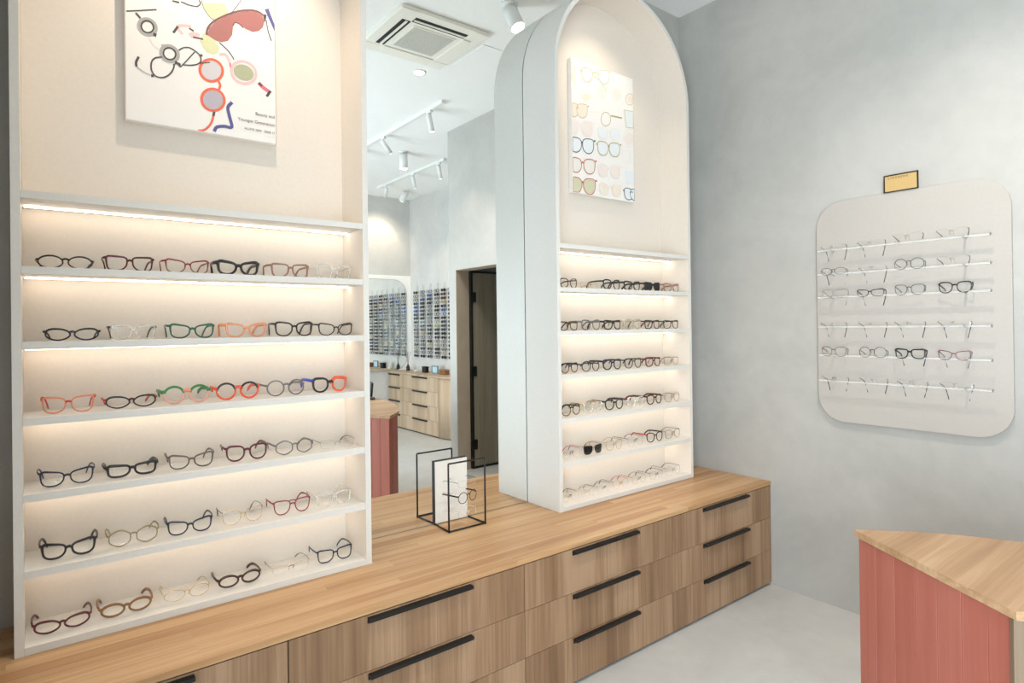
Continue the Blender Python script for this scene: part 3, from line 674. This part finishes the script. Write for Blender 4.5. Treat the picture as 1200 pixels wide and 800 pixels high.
pair(118, 200, 118, 34, 'gold', None, 1.0); pair(190, 262, 205, 30, 'sand', 'pale', .8); pair(50, 92, 290, 34, 'gold', 'sand'); p.stroke([C2(118, 298), C2(180, 300)], J['yell'], .8)
p.stroke([C2(*q) for q in ell(210, 335, 24, 34, 0, 20)], J['olive'], 1.1, True); p.stroke([C2(235, 318), C2(290, 330)], J['olive'], 2.6)
p.fill([C2(300, 290), C2(350, 300), C2(345, 380), C2(310, 375)], J['teal']); p.stroke([C2(300, 290), C2(350, 300), C2(345, 380), C2(310, 375)], J['olive'], 1.2, True)
pair(50, 118, 375, 38, 'pink', 'pink', .7); pair(195, 255, 405, 30, 'pale', 'sky', .7); p.stroke([C2(*q) for q in ell(325, 430, 28, 44, 0, 20)], J['pink'], .9, True); p.fill([C2(*q) for q in ell(325, 432, 20, 32, 0, 14)], J['pink'])
pair(62, 122, 462, 36, 'navy', 'sky', 1.5); pair(195, 252, 480, 34, 'olive', 'sky', 1.4); pair(310, 345, 520, 28, 'pale', None, .7)
pair(62, 128, 562, 36, 'rust', 'pale', 1.5); pair(195, 255, 590, 32, 'pink', 'pink', .7); p.fill([C2(300, 590), C2(352, 590), C2(350, 650), C2(315, 655)], J['sky'])
pair(62, 128, 660, 38, 'rust', 'straw2', 1.6); pair(200, 262, 680, 30, 'pink', 'sand', 1.0); pair(322, 350, 705, 28, 'navy', 'sky', 1.3)
p.done()

# ------------------------------------------------------------------ wire stand on the worktop
sx0, sx1, sf, sh = 1.361 * S, 1.545 * S, -.138 * S, .284 * S
t = thing('wire_display_stand', 'black wire stand with a white back board on the worktop at the mirror', 'display stand', ((sx0 + sx1) / 2, -.08, H + .0004))
hx = (sx1 - sx0) / 2; r = .0042; ybk = -.0105 + .08; yfr = sf + .08; hb = .270 * S
def wire(pts_): MB().tube(pts_, r, seg=6).build('wire', M_BLACK, t)
for s_ in (-1, 1):
    wire([(s_ * hx, yfr, 0), (s_ * hx, yfr, sh)])
    wire([(s_ * hx, yfr + r, r), (s_ * hx * .92, ybk - r, r)])
wire([(-hx, yfr, sh), (hx, yfr, sh)]); wire([(-hx, yfr, r), (hx, yfr, r)])
MB().box(-hx * .92 + .001, hx * .92 - .003, ybk - .004, ybk + .002, .004, hb).build('back_board', M_BOARD, t)
mb = MB(); mb.box(-hx * .92 - .003, -hx * .92 + .001, ybk - .005, ybk + .003, 0, hb + .003); mb.box(-hx * .92 + .001, hx * .92 - .003, ybk - .005, ybk + .003, hb, hb + .003)
mb.build('board_edge', M_BLACK, t)
for z in (.062, .135, .205):
    MB().tube([(-.01, ybk - .0035, z), (-.01, yfr + .06, z)], .0035, seg=8).build('peg', M_ACRYL, t)
for v_, lb, sh_, cl, kw in ((583, 'dark round wire eyeglasses on the middle peg of the black wire stand', 'round', 'black', dict(th=.0024, dp=.002)),
                            (566, 'fine steel rimless eyeglasses on the top peg of the black wire stand', 'slim', 'steel', dict(rimless=True, bridge='steel', temple='dark')),
                            (601, 'clear rimless eyeglasses on the lowest peg of the black wire stand', 'slim', 'crystal', dict(rimless=True, bridge='crystal', temple='crystal'))):
    q = on_y(549, v_, sf + .045)
    glasses(lb, sh_, cl, (q.x, q.y, q.z - (.021 if sh_ == 'round' else .014)), .25, width=.135, group='eyeglasses on the wire stand', **kw)
# ------------------------------------------------------------------ crescent reception desk
ZT = H + .249 * S
outer = [(1.902, -1.497), (2.045, -1.655), (2.14, -1.83), (2.215, -2.03), (2.27, -2.24), (2.295, -2.45), (2.285, -2.65), (2.23, -2.84), (2.12, -3.0)]
inner = [(1.63, -1.93), (1.745, -2.07), (1.815, -2.24), (1.84, -2.42), (1.825, -2.58), (1.76, -2.72)]
O = [(x * S, y * S) for x, y in dens(outer, 4)]; I = [(x * S, y * S) for x, y in dens(inner, 5)]
cxd, cyd = 2.0 * S, -2.25 * S
t = thing('reception_desk', 'crescent reception desk with coral plank sides and an oak top', 'desk', (cxd, cyd, 0))
loc = lambda p, z: (p[0] - cxd, p[1] - cyd, z)
MB().prism(O + I[::-1], loc, ZT - .022, ZT).build('desk_top', M_DESKTOP, t, .0015)
def inset(pl, d, sgn):
    out = []
    for i, q in enumerate(pl):
        a = Vector(pl[max(i - 1, 0)]); b_ = Vector(pl[min(i + 1, len(pl) - 1)]); tt = (b_ - a).normalized(); nn = Vector((-tt.y, tt.x)) * d * sgn
        out.append((q[0] + nn.x, q[1] + nn.y))
    return out
Oi, Ii = inset(O, .012, -1), inset(I, .012, 1)
A, B = Vector(Oi[0]), Vector(Ii[0]); dAB = (B - A).normalized(); nAB = Vector((dAB.y, -dAB.x))
if nAB.dot(Vector((-1, .6))) < 0: nAB = -nAB
A -= nAB * .010; B -= nAB * .010
def plank(a, b_, nrm, th, mat, name):
    g_ = (b_ - a).normalized() * .0008; a2, b2 = a + g_, b_ - g_
    MB().prism([a2, b2, b2 - nrm * th, a2 - nrm * th], loc, .004, ZT - .0225).build(name, mat, t, .001)
N = 7
for i in range(N): plank(A + (B - A) * (i / N), A + (B - A) * ((i + 1) / N), nAB, .018, M_CORAL, 'plank')
def along(pl, step):
    out = [Vector(pl[0])]; acc = 0
    for i in range(1, len(pl)):
        a, b_ = Vector(pl[i - 1]), Vector(pl[i]); d = (b_ - a).length
        while acc + d >= step:
            a = a + (b_ - a).normalized() * (step - acc); d = (b_ - a).length; acc = 0; out.append(a.copy())
        acc += d
    return out
for pl, mat, sgn, name in ((Oi, M_CORAL, 1, 'plank'), (Ii, M_DESKSIDE, -1, 'side_board')):
    if sgn > 0: pl = [tuple(Vector(pl[0]) + (Vector(pl[1]) - Vector(pl[0])).normalized() * .032)] + pl[1:]
    q = along(pl, .085 if sgn > 0 else .3)
    if sgn < 0: q = [Vector(v_) for v_ in pl[::5]]
    for i in range(len(q) - 1):
        d = (q[i + 1] - q[i]).normalized(); nn = Vector((-d.y, d.x)) * sgn
        plank(q[i], q[i + 1], nn, .018, mat, name)
a, b_ = Vector(Oi[-1]), Vector(Ii[-1]); d = (b_ - a).normalized(); plank(a, b_, Vector((-d.y, d.x)), .018, M_DESKSIDE, 'side_board')
# card terminal on the desk
t = thing('card_terminal', 'black till screen with a flat foot standing on the oak desk top', 'till screen', (2.215 * S, -2.50 * S, ZT + .0004), .35)
MB().prism(rrect(-.11, .045, -.07, .07, .02, 4), lambda q, z: (q[0], q[1], z), 0, .012).build('foot', M_BLACK, t)
MB().prism([(-.02, .012), (.0, .012), (.0, .05), (-.02, .05)], lambda q, y: (q[0], y, q[1]), -.03, .03).build('stem', M_BLACK, t)
MB().prism([(-.004, .03), (.016, .03), (.028, .155), (.008, .155)], lambda q, y: (q[0], y, q[1]), -.1, .1).build('screen', M_BLACK, t, .003)

# ------------------------------------------------------------------ ceiling fittings
WARM = (1, .82, .62); NEUT = (1, .93, .84)
def cyl_lamp(name, label, x, y, aim, power, ang, col=WARM, body=.15, rad=.048, group='ceiling cylinder spots', blend=.45):
    t = thing(name, label, 'ceiling lamp', (x, y, ZC - .0005), 0, group)
    MB().lathe([(rad * 1.15, 0), (rad * 1.15, -.012), (rad * .4, -.013)][::-1], 20).build('ceiling_rose', M_WHITE, t)
    piv = Vector((0, 0, -.03)); d = (Vector(aim) - Vector((x, y, ZC - .03))).normalized()
    rot = d.to_track_quat('-Z', 'Y').to_matrix().to_4x4()
    MB().tube([(0, 0, -.012), (0, 0, -.035)], .012, seg=10).build('stem', M_WHITE, t)
    h = MB().lathe([(rad * .96, -body), (rad, -body), (rad, 0.0), (rad * .3, .006)], 22).build('lamp_head', M_WHITE, t)
    h.matrix_local = Matrix.Translation(piv) @ rot
    MB().lathe([(rad * .90, -body - .0015), (rad * .90, -body + .002)], 22).build('lens', M_LAMPON, h)
    if power:
        p0 = Vector((x, y, ZC - .03)) + d * (body + .02)
        spot_light(name + '_beam', p0, aim, power, col, ang, blend, .018)
    return t
cyl_lamp('cylinder_spot', 'white cylinder ceiling spot aimed at the spectacles painting', 2.20 * S, -.50 * S, (2.37 * S, YB, H + 1.65 * S), 11, 84, WARM, .15, .048, 'ceiling cylinder spots', .8)
cyl_lamp('cylinder_spot', 'white cylinder ceiling spot aimed at the sunglasses poster', .58 * S, -.50 * S, (.50 * S, YB, H + 1.60 * S), 38, 84, WARM, .15, .048, 'ceiling cylinder spots', .8)
cyl_lamp('cylinder_spot', 'white cylinder ceiling spot over the middle of the shop', 3.10 * S, -3.53 * S, (3.10 * S, -3.53 * S, 0), 40, 90, NEUT, .17)
cyl_lamp('cylinder_spot', 'white cylinder ceiling spot near the far plaster corner', 3.99 * S, -5.16 * S, (3.75 * S, YF, 2.6), 14, 80, WARM, .15)
def downlight(x, y, label, power):
    t = thing('downlight', label, 'ceiling lamp', (x, y, ZC - .0005), 0, 'recessed downlights')
    MB().lathe([(.046, -.006), (.055, -.004), (.055, 0)], 22).build('trim_ring', M_WHITE, t)
    MB().lathe([(.040, -.0085), (.040, -.006)], 20).build('lens', M_LAMPON, t)
    spot_light('downlight_beam', (x, y, ZC - .03), (x, y, 0), power, NEUT, 120, .9, .05)
downlight(2.24 * S, -1.64 * S, 'round recessed downlight beside the air conditioner', 110)
downlight(.9 * S, -1.64 * S, 'added unseen fill downlight over the entrance side of the shop', 55)  # this and the two below are unseen lamps added to fill the room
downlight(2.24 * S, -4.2 * S, 'added unseen fill downlight over the reception desk', 55)
downlight(.9 * S, -4.2 * S, 'added unseen fill downlight by the shop window', 40)
def track(x, y0, y1, spots, label, slabs, g):
    t = thing('lighting_track', label, 'lighting track', (x, (y0 + y1) / 2, ZC - .0005)); hl = abs(y1 - y0) / 2
    MB().box(-.017, .017, -hl, hl, -.03, 0).build('rail', M_WHITE, t)
    MB().box(-.019, .019, hl, hl + .05, -.032, 0).build('feed_end', M_WHITE, t)
    for (y, aim, pw), lb in zip(spots, slabs):
        s_ = thing('track_spot', lb, 'track spotlight', (x, y, ZC - .031), 0, g)
        MB().box(-.014, .014, -.04, .04, -.02, 0).build('adapter', M_WHITE, s_)
        MB().tube([(0, 0, -.018), (0, 0, -.055)], .007, seg=8).build('arm', M_WHITE, s_)
        d = (Vector(aim) - Vector((x, y, ZC - .09))).normalized(); rot = d.to_track_quat('-Z', 'Y').to_matrix().to_4x4()
        h = MB().lathe([(.024, -.13), (.026, -.13), (.026, .03), (.02, .034)], 16).build('lamp_head', M_WHITE, s_); h.matrix_local = Matrix.Translation((0, 0, -.06)) @ rot
        MB().lathe([(.022, -.1312), (.022, -.129)], 16).build('lens', M_LAMPON, h)
        spot_light('track_beam', Vector((x, y, ZC - .09)) + d * .15, aim, pw, WARM, 70, .6, .03)
track(2.67 * S, -3.9 * S, -2.05 * S, [(-2.24 * S, (XE, -2.3 * S, 1.4), 10), (-3.12 * S, (XA, -3.4 * S, 1.6), 18), (-3.7 * S, (XA, -4.3 * S, 1.6), 18)], 'white ceiling lighting track nearer the air conditioner',
      ['white track spotlight at the feed end of the air-conditioner track', 'white track spotlight mid-way on the air-conditioner track', 'white track spotlight at the far end of the air-conditioner track'], 'spots on the track near the air conditioner')
track(3.59 * S, -5.2 * S, -3.53 * S, [(-3.62 * S, (XA, -4.2 * S, 1.4), 14), (-4.22 * S, (XA, -4.8 * S, 1.4), 18), (-4.95 * S, (3.85 * S, YF, H + 2.0 * S), 22)], 'white ceiling lighting track by the lens display wall',
      ['white track spotlight at the feed end of the display-wall track', 'white track spotlight mid-way on the display-wall track', 'white track spotlight washing the far plaster wall'], 'spots on the track by the display wall')
# ceiling air conditioner
t = thing('ceiling_air_conditioner', 'ivory ceiling cassette air conditioner with dark louvre slots', 'air conditioner', (2.0 * S, -1.155 * S, ZC - .0005))
hs = .31 * S
mb = MB(); mb.prism(rrect(-hs, hs, -hs, hs, .03, 4), lambda q, z: (q[0], q[1], z), -.028, 0); mb.build('panel', M_ACW, t, .006)
gs = .155 * S
MB().box(-gs, gs, -gs, gs, -.033, -.0285).build('grille_frame', M_ACW, t)
gm = MB().box(-gs + .012, gs - .012, -.003, .003, -.036, -.0331).mesh('grille_slat', M_ACG)
for i in range(22):
    o = bpy.data.objects.new('grille_slat', gm); COL.objects.link(o); o.parent = t; o.location = (0, -gs + .018 + i * (2 * gs - .036) / 21, 0)
for k in range(4):
    R_ = Matrix.Rotation(k * PI / 2, 4, 'Z'); op = k in (0, 1)           # two louvres stand open, two are shut
    sl = MB().box(-.185 * S, .185 * S, .188 * S, .246 * S, -.030, -.0282).build('louvre_slot', M_ACD if op else M_ACW, t); sl.matrix_local = R_
    fl = MB(); fl.box(-.182 * S, .182 * S, (.207 if op else .190) * S, (.222 if op else .244) * S, -.036, -.0301); fl.build('louvre_flap', M_ACW, sl, .001)
    MB().box(hs - .115, hs - .003, hs - .115, hs - .003, -.0305, -.0283).build('corner_cover', M_ACW, t, .002).matrix_local = R_
box_h = thing('access_panel', 'flat white ceiling access panel beside the air conditioner', 'ceiling panel', (2.53 * S, -1.2 * S, ZC - .0005))
MB().box(-.16 * S, .16 * S, -.2 * S, .2 * S, -.004, 0).build('panel', M_CEIL, box_h); 
MB().box(-.162 * S, .162 * S, -.202 * S, .202 * S, -.002, -.0002).build('edge', M_WHITE, box_h)

# ------------------------------------------------------------------ drawers, rods and mirror at the far side (seen in the mirror)
XC, ZCB = 3.96 * S, H + .222 * S
ym = [-5.70 * S, -5.25 * S, -4.32 * S]
clab = ['pale oak four-drawer cabinet in the corner at the far arched mirror', 'pale oak four-drawer cabinet under the wall rods of eyewear']
for i in range(2):
    a, b_ = ym[i] + .0015, ym[i + 1] - .0015
    t = thing('tall_drawer_cabinet', clab[i], 'cabinet', ((XC + XA) / 2, (a + b_) / 2, 0), 0, 'four-drawer cabinets on the far side')
    hw = (b_ - a) / 2; ox = -(XC + XA) / 2
    MB().box(XC + .022 + ox, XA - .002 + ox, -hw, hw, 0, ZCB - .022).build('carcass', M_DARKGAP, t)
    hh = (ZCB - .022 - .02) / 4
    for k in range(4):
        z1 = ZCB - .0245 - k * hh
        d = MB().box(XC + .003 + ox, XC + .021 + ox, -hw + .0005, hw - .0005, z1 - hh + .003, z1).build('drawer_front', M_DRAWR, t)
        ha, hbb = (-.19 * S, .19 * S) if i else (-hw + .03, hw - .11)
        MB().box(XC - .016 + ox, XC + .0028 + ox, ha, hbb, z1 - .026, z1 - .006).build('handle', M_BLACK, d)
t = thing('curved_end_cabinet', 'curved pale oak end panel closing the far drawer row', 'cabinet', ((XC + XA) / 2, -4.1 * S, 0))
ox, oy = -(XC + XA) / 2, 4.1 * S
cv = [(XC + .003, -4.319 * S)] + [(XC + .003 + (XA - XC - .005) * (1 - math.cos(a_ * PI / 16)), -4.319 * S + .42 * S * math.sin(a_ * PI / 16)) for a_ in range(9)] + [(XA - .002, -4.319 * S)]
MB().prism(cv[1:], lambda q, z: (q[0] + ox, q[1] + oy, z), .012, ZCB - .0215, 0, True).build('curved_panel', M_DRAWR, t)
top = thing('far_worktop', 'pale oak worktop of the far drawer row under the eyewear rods', 'worktop', ((XC + XA) / 2, -4.9 * S, ZCB))
tp = [(XC - .004, -5.715 * S), (XC - .004, -4.319 * S)] + [(XC - .004 + (XA - XC + .002) * (1 - math.cos(a_ * PI / 16)), -4.319 * S + .43 * S * math.sin(a_ * PI / 16)) for a_ in range(1, 9)] + [(XA - .002, -5.715 * S)]
MB().prism(tp, lambda q, z: (q[0] + ox, q[1] + 4.9 * S, z), -.021, 0).build('board', M_DRAWR, top)
# far white board and rounded mirror
wb = box('white_wall_board', 3.0 * S, XA - .001, YF + .0005, YF + .012, ZCB + .001, H + 1.60 * S, M_CEIL)
tag(wb, 'white board cladding the far plaster wall behind the rounded mirror', 'wall board')
fm = MB().prism(rrect(3.1 * S, 4.275 * S, ZCB + .004, H + 1.54 * S, .22 * S), lambda q, y: (q[0], y, q[1]), YF + .018, YF + .0125).build('rounded_mirror', M_MIRROR)
tag(fm, 'large mirror with rounded corners on the far wall above drawers', 'mirror')
edge = MB().tube([(x, YF + .016, z) for x, z in rrect(3.1 * S, 4.275 * S, ZCB + .004, H + 1.54 * S, .22 * S)], .004, seg=6, closed=True).build('mirror_edge', M_STEEL, fm)
# rods with rows of eyewear
def tiny(kind):
    mb = MB()
    for s_ in (-1, 1):
        o = [(s_ * .036 + .032 * math.cos(2 * PI * i / 10), .0235 * math.sin(2 * PI * i / 10)) for i in range(10)]
        if kind == 'sun': mb.prism(o, lambda q, y: (q[0], y, q[1]), -.0025, .0025)
        else: mb.tube([(x, 0, z) for x, z in o], .004, .004, 5, closed=True, side=(0, 1, 0))
        mb.tube([(s_ * .066, .002, .008), (s_ * .068, .012, .008), (s_ * .055, .024, -.004)], .003, seg=5)
    mb.tube([(-.012, 0, .006), (.012, 0, .006)], .003, seg=5)
    return mb
TC = dict(black=PAL['black'], brown=PAL['tort'], blue=G('blue_sun_frame', (.03, .06, .22)), grey=PAL['grey'], amber=PAL['olive'])
tm = {(k, c_): tiny(k).mesh('eyewear', TC[c_]) for k in ('sun', 'opt') for c_ in TC}
rodY = [-5.515, -5.322, -5.127, -4.924, -4.748, -4.565, -4.385]
random.seed(5)
RN = ['first', 'second', 'third', 'fourth', 'fifth', 'sixth', 'seventh']
DN = RN + ['eighth', 'ninth', 'tenth', 'eleventh', 'twelfth', 'thirteenth', 'fourteenth', 'fifteenth', 'sixteenth', 'seventeenth', 'eighteenth']
for ri, y in enumerate(rodY):
    t = thing('eyewear_rod', 'slim steel eyewear rod, %s from the rounded mirror on the far wall' % RN[ri], 'display rod', (XA - .003, y * S, H + .40 * S), 0, 'vertical eyewear rods')
    for s_ in (-.02, .02): MB().tube([(-.004, s_, 0), (-.004, s_, 1.05 * S)], .0016, seg=6).build('rod', M_STEEL, t)
    for k in range(18):
        r_ = random.random(); kind = 'sun' if random.random() < .82 else 'opt'
        c_ = 'black' if r_ < .66 else 'brown' if r_ < .80 else 'grey' if r_ < .88 else 'blue' if r_ < .95 else 'amber'
        if (ri, k) in ((2, 1), (4, 5), (4, 6)): c_ = 'blue'
        if (ri, k) == (4, 3): c_ = 'amber'
        o = bpy.data.objects.new('eyewear', tm[(kind, c_)]); COL.objects.link(o)
        o.location = (XA - .0345, y * S, H + (1.344 - k * .0534) * S); o.rotation_euler = (0, 0, -PI / 2)
        nm = dict(black='black', brown='dark brown', grey='smoke-grey', blue='blue', amber='amber')[c_]
        tag(o, '%s %s, %s down on the %s rod from the rounded mirror' % (nm, 'sunglasses' if kind == 'sun' else 'eyeglasses', DN[k], RN[ri]), 'eyewear', 'eyewear on the far wall rods')
# things on the far worktop
zt = ZCB + .0004
t = thing('reed_diffuser', 'black bottle reed diffuser beside the rounded mirror', 'reed diffuser', (4.20 * S, -5.55 * S, zt))
MB().lathe([(.028, 0), (.03, .01), (.03, .06), (.012, .085), (.011, .11)], 14).build('bottle', M_BLACK, t)
for i in range(6):
    a_ = i * 1.05; MB().tube([(0, 0, .105), (.045 * math.cos(a_), .045 * math.sin(a_), .30)], .0022, seg=5).build('reed', PAL['tort'], t)
t = thing('small_card', 'small white card lying on the far worktop', 'card', (4.20 * S, -5.29 * S, zt)); MB().box(-.03, .03, -.045, .045, 0, .022).build('card', M_BOARD, t, .004)
t = thing('black_box', 'black upright gift box on the far worktop', 'box', (4.20 * S, -5.05 * S, zt)); MB().box(-.03, .03, -.05, .05, 0, .07).build('body', M_BLACK, t, .002); MB().box(-.032, .032, -.052, .052, .0705, .092).build('lid', M_BLACK, t, .002)
t = thing('picture_frame', 'slate-blue framed picture on the far worktop', 'picture frame', (4.20 * S, -4.79 * S, zt))
mb = MB(); mb.box(-.008, .008, -.085, -.07, 0, .115); mb.box(-.008, .008, .07, .085, 0, .115); mb.box(-.008, .008, -.07, .07, 0, .014); mb.box(-.008, .008, -.07, .07, .101, .115)
mb.build('frame', plain('slate_blue_lacquer', (.16, .22, .27), .4), t); MB().box(-.004, .004, -.07, .07, .014, .101).build('picture', plain('pale_blue_print', (.45, .62, .70), .5), t)
t = thing('leather_case', 'brown leather spectacle case on the far worktop', 'case', (4.20 * S, -4.56 * S, zt)); MB().box(-.04, .04, -.085, .085, 0, .04).build('base', PAL['brown'], t, .006); MB().box(-.04, .04, -.085, .085, .0405, .075).build('lid', PAL['brown'], t, .008)
